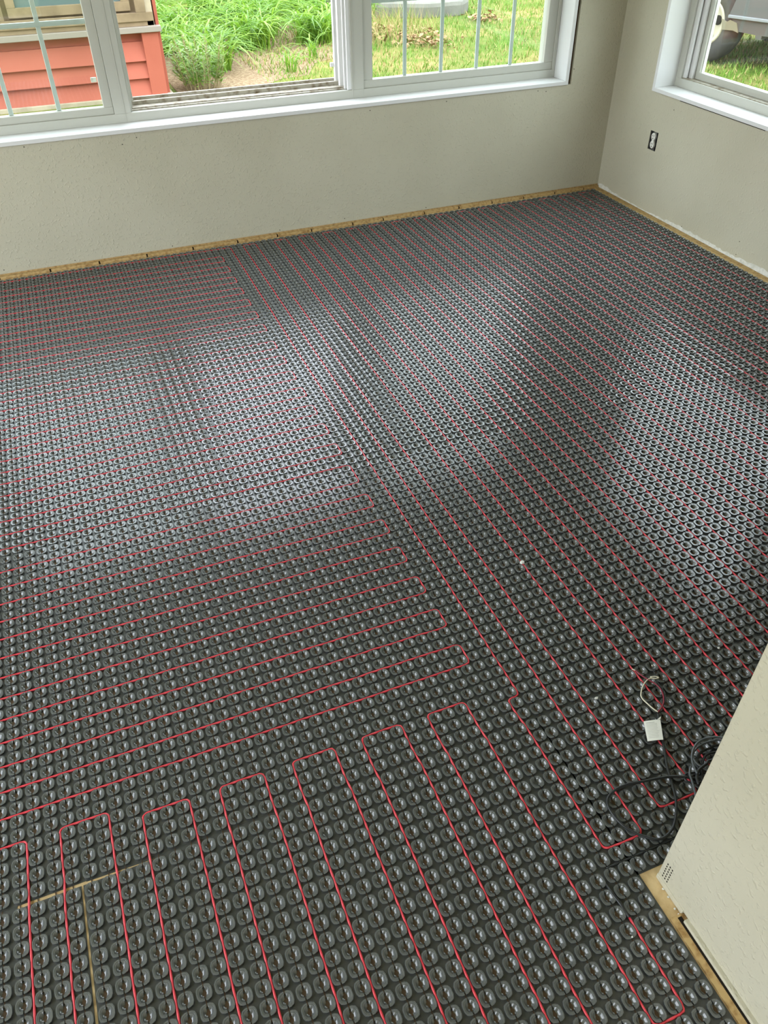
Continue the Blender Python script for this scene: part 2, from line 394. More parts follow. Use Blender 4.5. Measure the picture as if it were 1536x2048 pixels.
MB().gbox(XF + 1.85, XF + 1.95, 42.0, 80.75, z0 + 0.95, z1 - 1).build('pane', M_glass, sr)
MB().gbox(XF + 1.75, XF + 2.05, 80.63, 80.75, z0 + 0.95, z1 - 1).build('pane_gasket', M_jamb, sr)
child(MB().gbox(XR - 0.02, XR + 0.3, 60, 78, 17.42, 17.58), 'sill_gap', M_dark, wr)

portal('sky_portal', G(40, YB + 7, 41.5), (math.pi / 2, 0, math.pi), 106 * U, 48 * U)
portal('sky_portal', G(XR + 7, 61, 41.5), (0, math.pi / 2, 0), 48 * U, 46 * U)
portal('sky_portal', G(XL - 7, 24, 37.5), (0, -math.pi / 2, 0), 69 * U, 100 * U)
portal('sky_portal', G(-10, YF - 7, 36.5), (math.pi / 2, 0, 0), 60 * U, 67 * U)

# ------------------------------------------------------------------ outlet
ol = thing('electrical_outlet', 'uncovered duplex electrical outlet in its metal box on the right wall', 'outlet', G(XR, 82.35, 10.7))
y0, y1, z0, z1 = OUT
b = MB()
b.gbox(XR + 1.8, XR + 1.9, y0, y1, z0, z1)
b.gbox(XR + 0.1, XR + 1.8, y0, y0 + 0.05, z0, z1); b.gbox(XR + 0.1, XR + 1.8, y1 - 0.05, y1, z0, z1)
b.gbox(XR + 0.1, XR + 1.8, y0, y1, z0, z0 + 0.05); b.gbox(XR + 0.1, XR + 1.8, y0, y1, z1 - 0.05, z1)
child(b, 'metal_box', M_boxmetal, ol)
child(MB().gbox(XR + 0.25, XR + 0.32, 82.0, 82.75, z0 - 0.05, z1 + 0.1), 'mounting_strap', M_boxmetal, ol)
for zc in (11.33, 10.13):
    b = MB()
    M4 = Matrix.Translation(G(XR - 0.05, 82.42, zc)) @ Matrix.Rotation(math.pi / 2, 4, 'Y') @ Matrix.Diagonal((0.56 * U, 0.5 * U, 1, 1))
    b.lathe([(1, 0.3 * U), (1, 0.03 * U), (0.9, 0.0), (0.0, 0.0)], 18, M4)
    face = child(b, 'receptacle_face', M_recep, ol, smooth=False)
    for dy, hh in ((-0.17, 0.26), (0.17, 0.2)):
        s_ = MB().gbox(XR - 0.07, XR - 0.045, 82.42 + dy - 0.035, 82.42 + dy + 0.035, zc + 0.02, zc + 0.02 + hh).build('slot', M_dark, face)
    MB().gbox(XR - 0.07, XR - 0.045, 82.42 - 0.07, 82.42 + 0.07, zc - 0.34, zc - 0.2).build('ground_hole', M_dark, face)
child(MB().gbox(XR + 0.0, XR + 0.3, 82.15, 82.7, 10.3, 11.2), 'receptacle_body', M_recep, ol)

# ------------------------------------------------------------------ heating membrane
def stud_template(prof, nseg, gap=1.05e-3, extras=True):
    V = []; F = []; MI = []
    for sgn in (1, -1):
        base = len(V)
        for s, n, z in prof:
            for k in range(nseg + 1):
                t = -math.pi / 2 + math.pi * k / nseg
                c, sn = math.cos(t), math.sin(t)
                rr = s * U / ((abs(c) ** n + abs(sn) ** n) ** (1 / n))
                x = max(rr * c, gap if s > 0.27 else 1.8 * gap); V.append((sgn * x, rr * sn, z))
        w = nseg + 1
        for j in range(len(prof) - 1):
            for k in range(nseg):
                q = (base + j * w + k, base + j * w + k + 1, base + (j + 1) * w + k + 1, base + (j + 1) * w + k)
                F.append(q if sgn > 0 else q[::-1]); MI.append(0)
    if extras:
        def quad(x0, x1, y0, y1, z):
            k = len(V); V.extend([(x0, y0, z), (x1, y0, z), (x1, y1, z), (x0, y1, z)]); F.append((k, k + 1, k + 2, k + 3)); MI.append(1)
        quad(-0.2 * U, 0.2 * U, -0.2 * U, 0.2 * U, 0.00105)
        quad(-0.001, 0.001, 0.3 * U, 0.7 * U, 0.0011)
    return np.array(V), np.array(F, np.int32), np.array(MI, np.int32)
PN = [(0.372, 3.4, 0.0008), (0.405, 3.3, 0.0043), (0.436, 3.1, 0.0057), (0.424, 3.1, 0.0065), (0.352, 3.0, 0.0065),
      (0.338, 3.0, 0.0058), (0.285, 3.0, 0.0058), (0.262, 2.9, 0.0049), (0.195, 2.6, 0.0019), (0.110, 2.4, 0.0010)]
PF = [(0.385, 3.3, 0.0008), (0.436, 3.1, 0.0058), (0.422, 3.1, 0.0065), (0.285, 3.0, 0.0062), (0.120, 2.5, 0.0010)]
T_near = stud_template(PN, 8); T_far = stud_template(PF, 5)
STUD_ME = quads_mesh('stud', T_near[0], T_near[1], T_near[2], [M_mem, M_slit])

def affine(ox, oy, th=0.0, sx=1.0, sy=1.0):
    return lambda X, Y: (ox + sx * X - th * sy * Y, oy + sy * Y + th * sx * X)

def membrane(label, cells, f, outline, near=300, tmpl=T_near, zlift=0.0, tongues=()):
    """cells: array of (col+.5,row+.5) stud centres; f maps mat grid to room grid; outline: sheet polygons (mat grid rects)"""
    t = thing('heating_membrane', label, 'floor mat', G(*f(*cells.mean(0)), FL), 'studded membrane sheets on the floor')
    ox, oy, oz = t.location
    b = MB()
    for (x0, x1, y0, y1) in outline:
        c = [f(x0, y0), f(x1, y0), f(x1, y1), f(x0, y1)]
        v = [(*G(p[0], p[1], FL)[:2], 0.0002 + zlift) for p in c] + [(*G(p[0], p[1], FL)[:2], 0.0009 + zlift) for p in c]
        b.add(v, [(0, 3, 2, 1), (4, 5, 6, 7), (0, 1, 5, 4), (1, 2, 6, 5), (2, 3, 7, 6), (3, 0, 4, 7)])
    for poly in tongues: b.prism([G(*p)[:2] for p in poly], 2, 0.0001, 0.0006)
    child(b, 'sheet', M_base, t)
    XY = np.array([f(a, c) for a, c in cells]); W = np.c_[XY * U, np.full(len(XY), zlift)]
    px, py, dp = project(W + [0, 0, H])
    vis = (dp > 0.1) & (px > -25) & (px < 1561) & (py > -25) & (py < 2073)
    blocked = (XY[:, 0] > 35.0) & (XY[:, 1] < -12.6)
    order = [i for i in np.argsort(dp) if vis[i] and not blocked[i]][:near]
    sel = np.zeros(len(W), bool); sel[order] = True
    for i in order:
        o = bpy.data.objects.new('stud', STUD_ME); COL.objects.link(o); o.parent = t
        o.location = (W[i, 0] - ox, W[i, 1] - oy, W[i, 2] - oz)
    rest = W[~sel & ~blocked]
    if len(rest):
        V0, F0, I0 = tmpl
        rr = np.random.default_rng(3)
        jit = rr.normal(0, 0.00012, (len(rest), 3)) * [1, 1, 0.6]
        V = (V0[None] + (rest + jit - [ox, oy, oz])[:, None]).reshape(-1, 3)
        F = (F0[None] + (np.arange(len(rest)) * len(V0))[:, None, None]).reshape(-1, 4)
        o = link('stud_field', quads_mesh('stud_field', V, F, np.tile(I0, len(rest)), [M_mem, M_slit]), t)
        tag(o, kind='stuff')
    return t

def cells(c0, c1, r0, r1):
    a, r = np.meshgrid(np.arange(c0, c1) + 0.5, np.arange(r0, r1) + 0.5)
    return np.c_[a.ravel(), r.ravel()]
ID = affine(0, 0)
XW = -30                       # the mats run on a little past the left frame edge
membrane('black studded membrane sheet across the middle, just above the yellow seam', cells(XW, 101, 0, 32), ID, [(XW, 101, 0.02, 31.98)],
         tongues=[[(XW, -0.4), (-0.8, -0.4), (-0.7, 0.03), (XW, 0.03)], [(3.2, -0.02), (9.5, -0.2), (11, -0.4), (101, -0.4), (101, 0.03), (3.2, 0.03)]])
membrane('black studded membrane sheet in the centre of the far half', cells(XW, 101, 32, 64), ID, [(XW, 101, 32.02, 63.97)], near=0, tmpl=T_far)
membrane('farthest black studded membrane sheet along the foot of the back wall', cells(XW, 101, 64, 94), affine(0, -0.04), [(XW, 101, 64.03, 94.1)], near=0, tmpl=T_far)
FB = affine(-0.06, -0.18, 0.0)
FC = affine(0.0, -0.185, 0.0045, 1.003, 1.006)
FD = affine(0.0, -0.12)
membrane('small black studded membrane sheet in the lower left corner', cells(XW, 3, -28, 0), FB, [(XW, 2.96, -28, 0)])
membrane('nearest black studded membrane sheet between yellow seam and cream wall end', cells(3, 34, -30, 0), FC, [(3.0, 34.1, -30, -0.02)])
membrane('black studded membrane sheet under the loose black lead and paper tag', cells(34, 101, -12, 0), FD, [(34.12, 101, -12.02, 0.02)])

# ------------------------------------------------------------------ red heating cable
def lower(X, Y):
    if Y >= 0: return (X, Y)
    if X <= 2.6: return FB(X, Y)
    if X <= 33.5: return FC(X, Y)
    return FD(X, Y)
BOT = -27
way = [(32, -13.85), (32, -19), (30, -19), (30, 3)]
for a, c in [(27, 25), (22, 20), (17, 15), (12, 10)]:
    way += [(a, 3), (a, BOT), (c, BOT), (c, 3)]
way += [(7, 3), (7, BOT), (5, BOT), (5, 4), (2, 4), (2, BOT), (0, BOT), (0, 4), (-3, 4), (-3, BOT), (-5, BOT), (-5, 4), (-8, 4), (-8, BOT), (-10, BOT), (-10, 4), (-27, 4), (-27, 6)]
rows = [(6, 8), (10, 12), (14, 16), (18, 20), (22, 24), (26, 28), (30, 33), (35, 37), (39, 41), (43, 45), (47, 49), (51, 53), (55, 57), (59, 61),
        (64, 66), (68, 70), (72, 74), (76, 78), (80, 82), (84, 86), (88, 90)]
for lo, hi in rows:
    if way[-1] != (-27, lo): way.append((-27, lo))
    way += [(32, lo), (32, hi), (-27, hi)]
way += [(-27, 93), (34, 93), (34, 2), (33, 2), (33, -10), (36, -10), (36, 93), (38, 93), (38, -9), (41, -9), (41, 93)]
c = 43
while c + 2 <= 99:
    way += [(c, 93), (c, -9), (c + 2, -9), (c + 2, 93)]; c += 4
way += [(99, 93), (99, 3)]
def rounded(way, r=0.42, n=5, f=lower):
    P = [np.array(p, float) for p in way]; out = [P[0]]
    for a, b_, c_ in zip(P[:-2], P[1:-1], P[2:]):
        d1 = a - b_; d2 = c_ - b_; l1 = np.linalg.norm(d1); l2 = np.linalg.norm(d2)
        if l1 < 1e-6 or l2 < 1e-6: continue
        d1 /= l1; d2 /= l2
        if abs(d1 @ d2) > 0.99: out.append(b_); continue
        rr = min(r, 0.49 * l1, 0.49 * l2)
        for k in range(n + 1):
            t = k / n
            out.append((1 - t) ** 2 * (b_ + d1 * rr) + 2 * t * (1 - t) * b_ + t * t * (b_ + d2 * rr))
    out.append(P[-1]); return out
# dedupe
w2 = [way[0]]
for p in way[1:]:
    if p != w2[-1]: w2.append(p)
pts = rounded(w2)
rw = random.Random(2)
# split long runs so the cable can follow the mats and sag slightly from side to side
fine = []
for a, b_ in zip(pts[:-1], pts[1:]):
    L = np.linalg.norm(b_ - a); n = max(1, int(L / 1.0)) if (min(a[1], b_[1]) < 33) else max(1, int(L / 6))
    for k in range(n): fine.append(a + (b_ - a) * k / n)
fine.append(pts[-1])
P3 = []
for p in fine:
    q = lower(p[0], p[1]); P3.append(G(q[0] + rw.gauss(0, 0.012), q[1] + rw.gauss(0, 0.012), -0.092 + rw.gauss(0, 0.008)))
cable = MB().tube(P3, 0.0022, 7).build('heating_cable', M_cable, smooth=True)
tag(cable, 'long red heating cable pressed in loops between the studs', 'cable')
# cold joint where the red cable starts
jn = thing('cable_joint', 'short dark splice sleeve at the start of the red cable near the cream wall', 'cable', G(*FC(32, -13.2), 0))
J = [FC(31.85, -11.8), FC(31.9, -12.5), FC(32.0, -13.1), FC(32, -13.9)]
child(MB().tube([G(p[0], p[1], -0.06) for p in J], [0.0022, 0.0030, 0.0036, 0.0030], 8), 'sleeve', M_black, jn, smooth=True)

# ------------------------------------------------------------------ loose leads, wires and paper tag
def spline(P, n=6):
    P = [np.array(p, float) for p in P]; out = []
    Q = [2 * P[0] - P[1]] + P + [2 * P[-1] - P[-2]]
    for i in range(1, len(Q) - 2):
        for k in range(n):
            t = k / n
            out.append(0.5 * ((2 * Q[i]) + (-Q[i - 1] + Q[i + 1]) * t + (2 * Q[i - 1] - 5 * Q[i] + 4 * Q[i + 1] - Q[i + 2]) * t * t + (-Q[i - 1] + 3 * Q[i] - 3 * Q[i + 1] + Q[i + 2]) * t ** 3))
    out.append(P[-1]); return out
def wire(name, pts, r, mt, par, z=None):
    Q = [G(p[0], p[1], p[2]) for p in spline([(a, c, d) for a, c, d in pts])]
    return child(MB().tube(Q, r, 8), name, mt, par, smooth=True)
lead = thing('power_lead', 'loose black lead looping on the membrane from the cream wall end to a paper tag', 'cable', G(39, -8, 0))
LP = [(42.22, -3.2), (41.91, -3.72), (41.17, -5.12), (40.73, -5.94), (40.16, -6.96), (39.88, -7.65), (39.59, -8.32), (39.25, -9.02), (38.8, -9.65), (38.31, -10.2),
      (37.75, -10.63), (37.05, -10.88), (36.45, -10.84), (35.95, -10.49), (35.48, -10.01), (35.06, -9.36), (34.88, -8.62), (34.89, -7.94), (35.06, -7.51),
      (35.45, -7.22), (36.07, -7.08), (37.04, -7.09), (38.03, -7.29), (39.08, -7.49), (39.93, -7.7), (40.69, -8.04), (41.35, -8.41), (41.75, -8.67), (43.2, -9.6)]
wire('black_sheath', [(a, c, 0.12 + (0.14 if 20 <= i <= 25 else 0)) for i, (a, c) in enumerate(LP)], 0.0028, M_black, lead)
wire('white_wire', [(a, c, 0.25) for a, c in [(42.22, -3.17), (42.06, -2.79), (41.95, -2.28), (41.88, -1.78), (42.03, -1.43), (42.56, -0.92), (43.13, -0.6), (43.52, -0.52), (43.85, -0.69), (44.12, -0.7), (43.96, -0.53), (43.59, -0.42)]], 0.0014, M_white_wire, lead)
wire('red_wire', [(a, c, 0.25) for a, c in [(42.22, -3.17), (42.71, -2.94), (43.14, -2.59), (43.47, -2.08), (43.61, -1.59), (43.55, -1.08), (43.33, -0.63), (43.11, -0.16), (42.98, 0.27), (42.93, 0.51)]], 0.0016, mat('dark_red_wire', (0.22, 0.012, 0.03), 0.4), lead)
wire('bare_end', [(a, c, 0.25) for a, c in [(42.93, 0.51), (42.86, 0.6), (42.78, 0.7)]], 0.0012, M_white_wire, lead)
wire('black_wire', [(a, c, 0.22) for a, c in [(43.04, -2.79), (43.4, -2.46), (43.71, -1.76), (43.79, -1.06), (44.04, -0.42), (44.23, 0.13), (44.33, 0.33)]], 0.0015, M_black, lead)
wire('bare_end', [(a, c, 0.24) for a, c in [(44.33, 0.33), (44.36, 0.40), (44.38, 0.46)]], 0.0012, M_white_wire, lead)
coil = thing('coiled_lead', 'bunch of coiled grey and black leads at the foot of the cream wall end', 'cable', G(42.5, -7.5, 0))
wire('grey_lead', [(a, c, 0.75) for a, c in [(47.5, -8.6), (44.61, -6.77), (44.05, -6.51), (43.43, -6.4), (42.83, -6.48), (42.31, -6.74), (41.85, -7.13), (41.55, -7.58), (41.4, -7.98), (41.3, -8.35)]], 0.0024, M_greywire, coil)
wire('grey_lead', [(a, c, 0.5) for a, c in [(47.2, -8.6), (44.62, -6.81), (44.15, -6.65), (43.55, -6.58), (42.92, -6.63), (42.37, -6.81), (42.07, -7.04), (41.95, -7.34), (41.96, -7.68), (42.04, -7.94), (42.21, -8.29), (43.0, -9.2)]], 0.0022, M_greywire, coil)
wire('black_lead', [(a, c, 0.3) for a, c in [(46.4, -7.9), (44.33, -6.98), (43.65, -6.94), (43.12, -6.93), (42.68, -7.04), (42.3, -7.3), (42.07, -7.55), (41.96, -7.79), (41.7, -8.3)]], 0.0026, M_black, coil)
wire('black_lead', [(a, c, 0.55) for a, c in [(45.0, -8.6), (42.97, -7.82), (42.49, -7.91), (42.02, -8.0), (41.63, -8.12), (41.36, -8.35), (41.17, -8.55), (41.0, -8.95)]], 0.003, M_black, coil)
wire('black_lead', [(a, c, 0.35) for a, c in [(41.5, -7.6), (41.1, -8.0), (40.94, -8.38), (40.8, -8.71), (40.65, -9.03), (40.52, -9.3), (40.4, -9.6), (40.9, -10.2)]], 0.0024, M_greywire, coil)
wire('black_lead', [(a, c, 0.3) for a, c in [(44.5, -7.5), (43.2, -7.25), (42.5, -7.6), (41.9, -8.3), (41.5, -8.9), (41.6, -9.6)]], 0.0026, M_black, coil)
wire('black_lead', [(a, c, 0.25) for a, c in [(45.0, -7.9), (43.6, -7.5), (43.0, -8.1), (42.2, -8.6), (41.2, -8.7), (40.6, -8.3), (40.9, -7.9), (41.9, -8.2), (43.0, -9.0)]], 0.0022, M_black, coil)
sensor = thing('sensor_wire', 'thin black sensor wire lying in the channel beside the cream wall end', 'cable', G(35, -11.2, 0))
wire('wire', [(a, c, -0.09) for a, c in [(40.5, -11.12), (37.28, -11.12), (36.31, -11.12), (35.18, -11.12), (33.97, -11.12), (32.6, -11.1)]], 0.0019, M_black, sensor)

tg = thing('paper_tag', 'small white printed paper tag wrapped on the end of the black lead', 'tag', G(41, -4.3, 0.3))
def on_tag(s, t, dz=0.0):
    A = np.array([40.79, -3.44]); B = np.array([41.87, -3.83]); C_ = np.array([41.05, -5.25]); D = np.array([40.07, -4.88])
    p = A * (1 - s) * (1 - t) + B * s * (1 - t) + C_ * s * t + D * (1 - s) * t
    return G(p[0], p[1], 0.26 + 0.16 * s + dz)
b = MB()
N = 8
top = [[on_tag(i / N, j / N, 0.03 * math.sin(i / N * 3)) for i in range(N + 1)] for j in range(N + 1)]
V = [p for r_ in top for p in r_]; V += [(x, y, z - 0.0004) for x, y, z in V]; n1 = (N + 1) ** 2
F = []
for j in range(N):
    for i in range(N):
        q = (j * (N + 1) + i, j * (N + 1) + i + 1, (j + 1) * (N + 1) + i + 1, (j + 1) * (N + 1) + i); F += [q[::-1], tuple(n1 + k for k in q)]
b.add(V, F); child(b, 'paper', M_paper, tg, smooth=True)
b = MB(); rp = random.Random(5)
for k in range(11):
    t = 0.1 + 0.075 * k; s0 = 0.12; s1 = 0.85 if k else 0.7; s1 -= rp.uniform(0, 0.12)
    nn = 5
    for q in range(nn):
        a0 = s0 + (s1 - s0) * q / nn; a1 = s0 + (s1 - s0) * (q + 1) / nn; hh = 0.012 if k else 0.022
        z = lambda s: 0.03 * math.sin(s * 3) + 0.012
        b.add([on_tag(a0, t, z(a0)), on_tag(a1, t, z(a1)), on_tag(a1, t + hh, z(a1)), on_tag(a0, t + hh, z(a0))], [(0, 1, 2, 3)])
child(b, 'print_lines', M_print, tg)
b = MB(); b.add([on_tag(0.82, 0.0, 0.05), on_tag(1.0, 0.0, 0.05), on_tag(1.04, -0.11, 0.1), on_tag(0.84, -0.02, 0.05)], [(0, 1, 2, 3)])
b.add([on_tag(0.82, 0.0, 0.04), on_tag(1.0, 0.0, 0.04), on_tag(1.04, -0.11, 0.09), on_tag(0.84, -0.02, 0.04)], [(3, 2, 1, 0)])
child(b, 'folded_corner', M_paper, tg)
# scraps
for X, Y, s, lab in [(41.0, 14.0, 0.32, 'white plaster chip lying on the red cable in mid floor'), (50.27, 0.0, 0.16, 'tiny white chip on a stud right of the paper tag'),
                     (31.67, -15.0, 0.1, 'tiny white crumb on a stud by the start of the red cable'), (38.97, -0.39, 0.2, 'grey dust smear blob beside a stud left of the paper tag')]:
    b = MB(); rs = random.Random(int(X)); n = 6
    ring = [(s * rs.uniform(0.5, 1.0) * math.cos(2 * math.pi * k / n), s * rs.uniform(0.5, 1.0) * 0.7 * math.sin(2 * math.pi * k / n)) for k in range(n)]
    v = [G(X + a, Y + c_, 0.01) for a, c_ in ring] + [G(X + a * 0.7, Y + c_ * 0.7, 0.01 + s * 0.5) for a, c_ in ring]
    b.add(v, [tuple(range(n))[::-1], tuple(range(n, 2 * n))] + [(k, (k + 1) % n, n + (k + 1) % n, n + k) for k in range(n)])
    o = b.build('plaster_chip', M_dust); tag(o, lab, 'debris')

# ------------------------------------------------------------------ outdoors
ZG = -0.40
def lawn_mat():
    mt = mat('lawn', (0.10, 0.17, 0.02), 0.9, 0.1)
    nt = mt.node_tree; b = nt.nodes['Principled BSDF']; tc = nt.nodes.new('ShaderNodeTexCoord')
    n = nt.nodes.new('ShaderNodeTexNoise'); n.inputs['Scale'].default_value = 0.9; n.inputs['Detail'].default_value = 8; n.inputs['Roughness'].default_value = 0.72
    r = nt.nodes.new('ShaderNodeValToRGB'); e = r.color_ramp.elements
    e[0].position = 0.40; e[0].color = (0.085, 0.15, 0.018, 1); e[1].position = 0.62; e[1].color = (0.30, 0.215, 0.085, 1)
    k = r.color_ramp.elements.new(0.52); k.color = (0.16, 0.17, 0.04, 1)
    nt.links.new(tc.outputs['Object'], n.inputs['Vector']); nt.links.new(n.outputs['Fac'], r.inputs[0]); nt.links.new(r.outputs[0], b.inputs['Base Color'])
    bp = nt.nodes.new('ShaderNodeBump'); bp.inputs['Distance'].default_value = 0.03
    n2 = nt.nodes.new('ShaderNodeTexNoise'); n2.inputs['Scale'].default_value = 40
    nt.links.new(tc.outputs['Object'], n2.inputs['Vector']); nt.links.new(n2.outputs['Fac'], bp.inputs['Height']); nt.links.new(bp.outputs[0], b.inputs['Normal'])
    return mt
M_lawn = lawn_mat()
g = MB(); n = 40; v = []
for j in range(n + 1):
    for i in range(n + 1):
        x = -40 + 80 * i / n; y = -40 + 80 * j / n
        v.append((x, y, ZG))
g.add(v, [(j * (n + 1) + i, j * (n + 1) + i + 1, (j + 1) * (n + 1) + i + 1, (j + 1) * (n + 1) + i) for j in range(n) for i in range(n)])
struct(g, 'ground', M_lawn, 'patchy green and straw coloured lawn outside the windows', 'lawn')
# mulch bed of dry soil in front of the lilies
M_soil = mat('dry_mulch', (0.20, 0.135, 0.075), 0.95, 0.1, noise=(28, (0.33, 0.25, 0.15), 0.4, 0.65), bump=(60, 0.8, 0.03))
b = MB(); poly = [(1.66, 7.75), (2.0, 7.85), (2.35, 7.75), (2.8, 8.15), (3.1, 8.2), (3.35, 8.75), (3.7, 8.95), (3.95, 9.6), (4.3, 9.8), (4.5, 10.6), (4.2, 13.5), (1.7, 13.5), (1.66, 9.0)]
b.prism(poly, 2, ZG - 0.05, ZG + 0.004)
tag(b.build('mulch_bed', M_soil), 'bare dry mulch strip at the front of the lily bed', 'soil', kind='stuff')

G1 = mat('grass_blade', (0.11, 0.22, 0.018), 0.6, 0.3); G2 = mat('grass_blade_pale', (0.20, 0.29, 0.045), 0.6, 0.3); G3 = mat('straw_blade', (0.42, 0.31, 0.14), 0.7, 0.2)
def blades(name, label, n, area, hmin, hmax, w, mats, probs, seed):
    rr = np.random.default_rng(seed)
    x = rr.uniform(area[0], area[1], n); y = rr.uniform(area[2], area[3], n)
    a = rr.uniform(0, 2 * np.pi, n); hh = rr.uniform(hmin, hmax, n); la = rr.uniform(0, 2 * np.pi, n); le = rr.uniform(0.1, 0.9, n) * hh
    dx, dy = np.cos(a) * w / 2, np.sin(a) * w / 2
    z0 = np.full(n, ZG + 0.003)
    V = np.stack([np.c_[x - dx, y - dy, z0], np.c_[x + dx, y + dy, z0], np.c_[x + np.cos(la) * le, y + np.sin(la) * le, z0 + hh]], 1).reshape(-1, 3)
    F = np.arange(3 * n, dtype=np.int32).reshape(-1, 3)
    mi = rr.choice(len(mats), n, p=probs)
    o = link(name, quads_mesh(name, V, F, mi, mats, False)); tag(o, label, 'grass', kind='stuff')
blades('lawn_grass', 'short grass blades growing on the lawn behind the back window', 26000, (2.6, 11.0, 7.0, 13.5), 0.03, 0.075, 0.012, [G1, G2, G3], [0.42, 0.33, 0.25], 1)
blades('lawn_grass', 'short grass blades around the parked truck beyond the right window', 12000, (5.2, 9.5, 3.0, 7.6), 0.03, 0.07, 0.012, [G1, G2, G3], [0.5, 0.3, 0.2], 2)

# daylilies
def leaf_mat(name, c1, c2):
    mt = mat(name, c1, 0.42, 0.35, noise=(3, c2, 0.35, 0.7)); nt = mt.node_tree; p = nt.nodes['Principled BSDF']
    tr = nt.nodes.new('ShaderNodeBsdfTranslucent'); mx = nt.nodes.new('ShaderNodeMixShader'); mx.inputs[0].default_value = 0.4
    rmp = [n_ for n_ in nt.nodes if n_.type == 'VALTORGB'][0]; out = [n_ for n_ in nt.nodes if n_.type == 'OUTPUT_MATERIAL'][0]
    nt.links.new(rmp.outputs[0], tr.inputs[0]); nt.links.new(p.outputs[0], mx.inputs[1]); nt.links.new(tr.outputs[0], mx.inputs[2]); nt.links.new(mx.outputs[0], out.inputs[0])
    return mt
M_leafA = leaf_mat('lily_leaf', (0.165, 0.31, 0.026), (0.26, 0.41, 0.05))
M_leafB = leaf_mat('lily_leaf_deep', (0.09, 0.215, 0.018), (0.16, 0.30, 0.033))
def leaf_geo(L, lean, droop, w, seg=6):
    v = []; f = []
    for k in range(seg + 1):
        t = k / seg; s = t * L
        x = lean * s + droop * L * max(0, t - 0.35) ** 1.6; z = s * math.sqrt(max(0.05, 1 - lean * lean)) - droop * 1.25 * L * max(0, t - 0.4) ** 1.9
        ww = w * (0.75 + 0.5 * t) * (1 - t ** 3) + 0.001
        v += [(x, -ww / 2, z + 0.12 * ww), (x, 0, z - 0.15 * ww), (x, ww / 2, z + 0.12 * ww)]
    for k in range(seg):
        for q in (0, 1): f.append((3 * k + q, 3 * k + q + 1, 3 * k + 3 + q + 1, 3 * k + 3 + q))
    return v, f
LV = [leaf_geo(L, le, dr, w) for L, le, dr, w in [(0.56, 0.30, 0.95, 0.022), (0.62, 0.45, 1.15, 0.024), (0.46, 0.2, 0.7, 0.020), (0.66, 0.58, 1.2, 0.023), (0.40, 0.38, 0.9, 0.019), (0.58, 0.18, 0.8, 0.022)]]
LM = []
for mt in (M_leafA, M_leafB):
    for v, f in LV: LM.append(MB().add(v, f).mesh('leaf', mt, True))
rl = random.Random(11)
spots = []
tries = 0
def bed(x, y):   # outline of the lily bed
    front = 8.75 + 0.0 * x if x < 2.6 else 8.75 + (x - 2.6) * 1.05
    return 1.62 < x < 4.4 and front - 0.05 < y < 13.2
while len(spots) < 18 and tries < 40000:
    tries += 1
    x, y = rl.uniform(1.75, 4.3), rl.uniform(8.8, 12.9)
    if bed(x, y) and all((x - a) ** 2 + (y - c_) ** 2 > (0.5 - 0.0000035 * tries) ** 2 for a, c_ in spots): spots.append((x, y))
NB = len(spots)
spots += [(2.98, 8.42), (3.42, 8.98), (5.02, 11.3)]
for si, (x, y) in enumerate(spots):
    lab = 'leafy green daylily clump in the bed behind the red house corner'
    grp = 'daylily clumps in the bed'
    if si == NB: lab, grp = 'small low daylily at the front edge of the mulch, left of the other small one', None
    if si == NB + 1: lab, grp = 'small daylily standing alone on the mulch near the window mullion', None
    if si == NB + 2: lab, grp = 'tall arching green tuft beside the pale concrete slab', None
    small = si >= NB
    if si < NB:
        if y == max(p[1] for p in spots[:NB]): lab = 'farthest daylily clump, at the back of the bed by the fence'
        elif x == min(p[0] for p in spots[:NB]): lab = 'daylily clump growing closest to the red house corner'
        elif y == min(p[1] for p in spots[:NB]): lab = 'daylily clump at the very front of the bed, nearest the open window'
        elif x == max(p[0] for p in spots[:NB]): lab = 'rightmost daylily clump, beside the window mullion'
    R_ = 0.06 if small else 0.27
    t = thing('daylily_plant', lab, 'plant', (x, y, ZG), grp)
    sc0 = 0.62 if si in (NB, NB + 1) else 1.0
    for k in range(12 if small else 24):
        o = bpy.data.objects.new('leaf', rl.choice(LM)); COL.objects.link(o); o.parent = t
        sc = sc0 * rl.uniform(0.85, 1.15); q = R_ * math.sqrt(rl.random()); qa = rl.uniform(0, 6.283)
        a = rl.uniform(0, 6.283); o.rotation_euler = (0, rl.uniform(-0.1, 0.25), a); o.scale = (sc,) * 3
        o.location = (q * math.cos(qa), q * math.sin(qa), 0)
    b = MB()
    for k in range(170 if not small else 14):
        v, f = rl.choice(LV); a = rl.uniform(0, 6.283); sc = sc0 * rl.uniform(0.6, 1.1)
        q = R_ * math.sqrt(rl.random()); qa = rl.uniform(0, 6.283); ox, oy = q * math.cos(qa), q * math.sin(qa)
        ca, sa = math.cos(a), math.sin(a)
        b.add([((ca * p[0] - sa * p[1]) * sc + ox, (sa * p[0] + ca * p[1]) * sc + oy, p[2] * sc) for p in v], f, rl.randint(0, 1))
    o = b.build('leaf_tuft', [M_leafA, M_leafB], t, smooth=True); tag(o, kind='stuff')

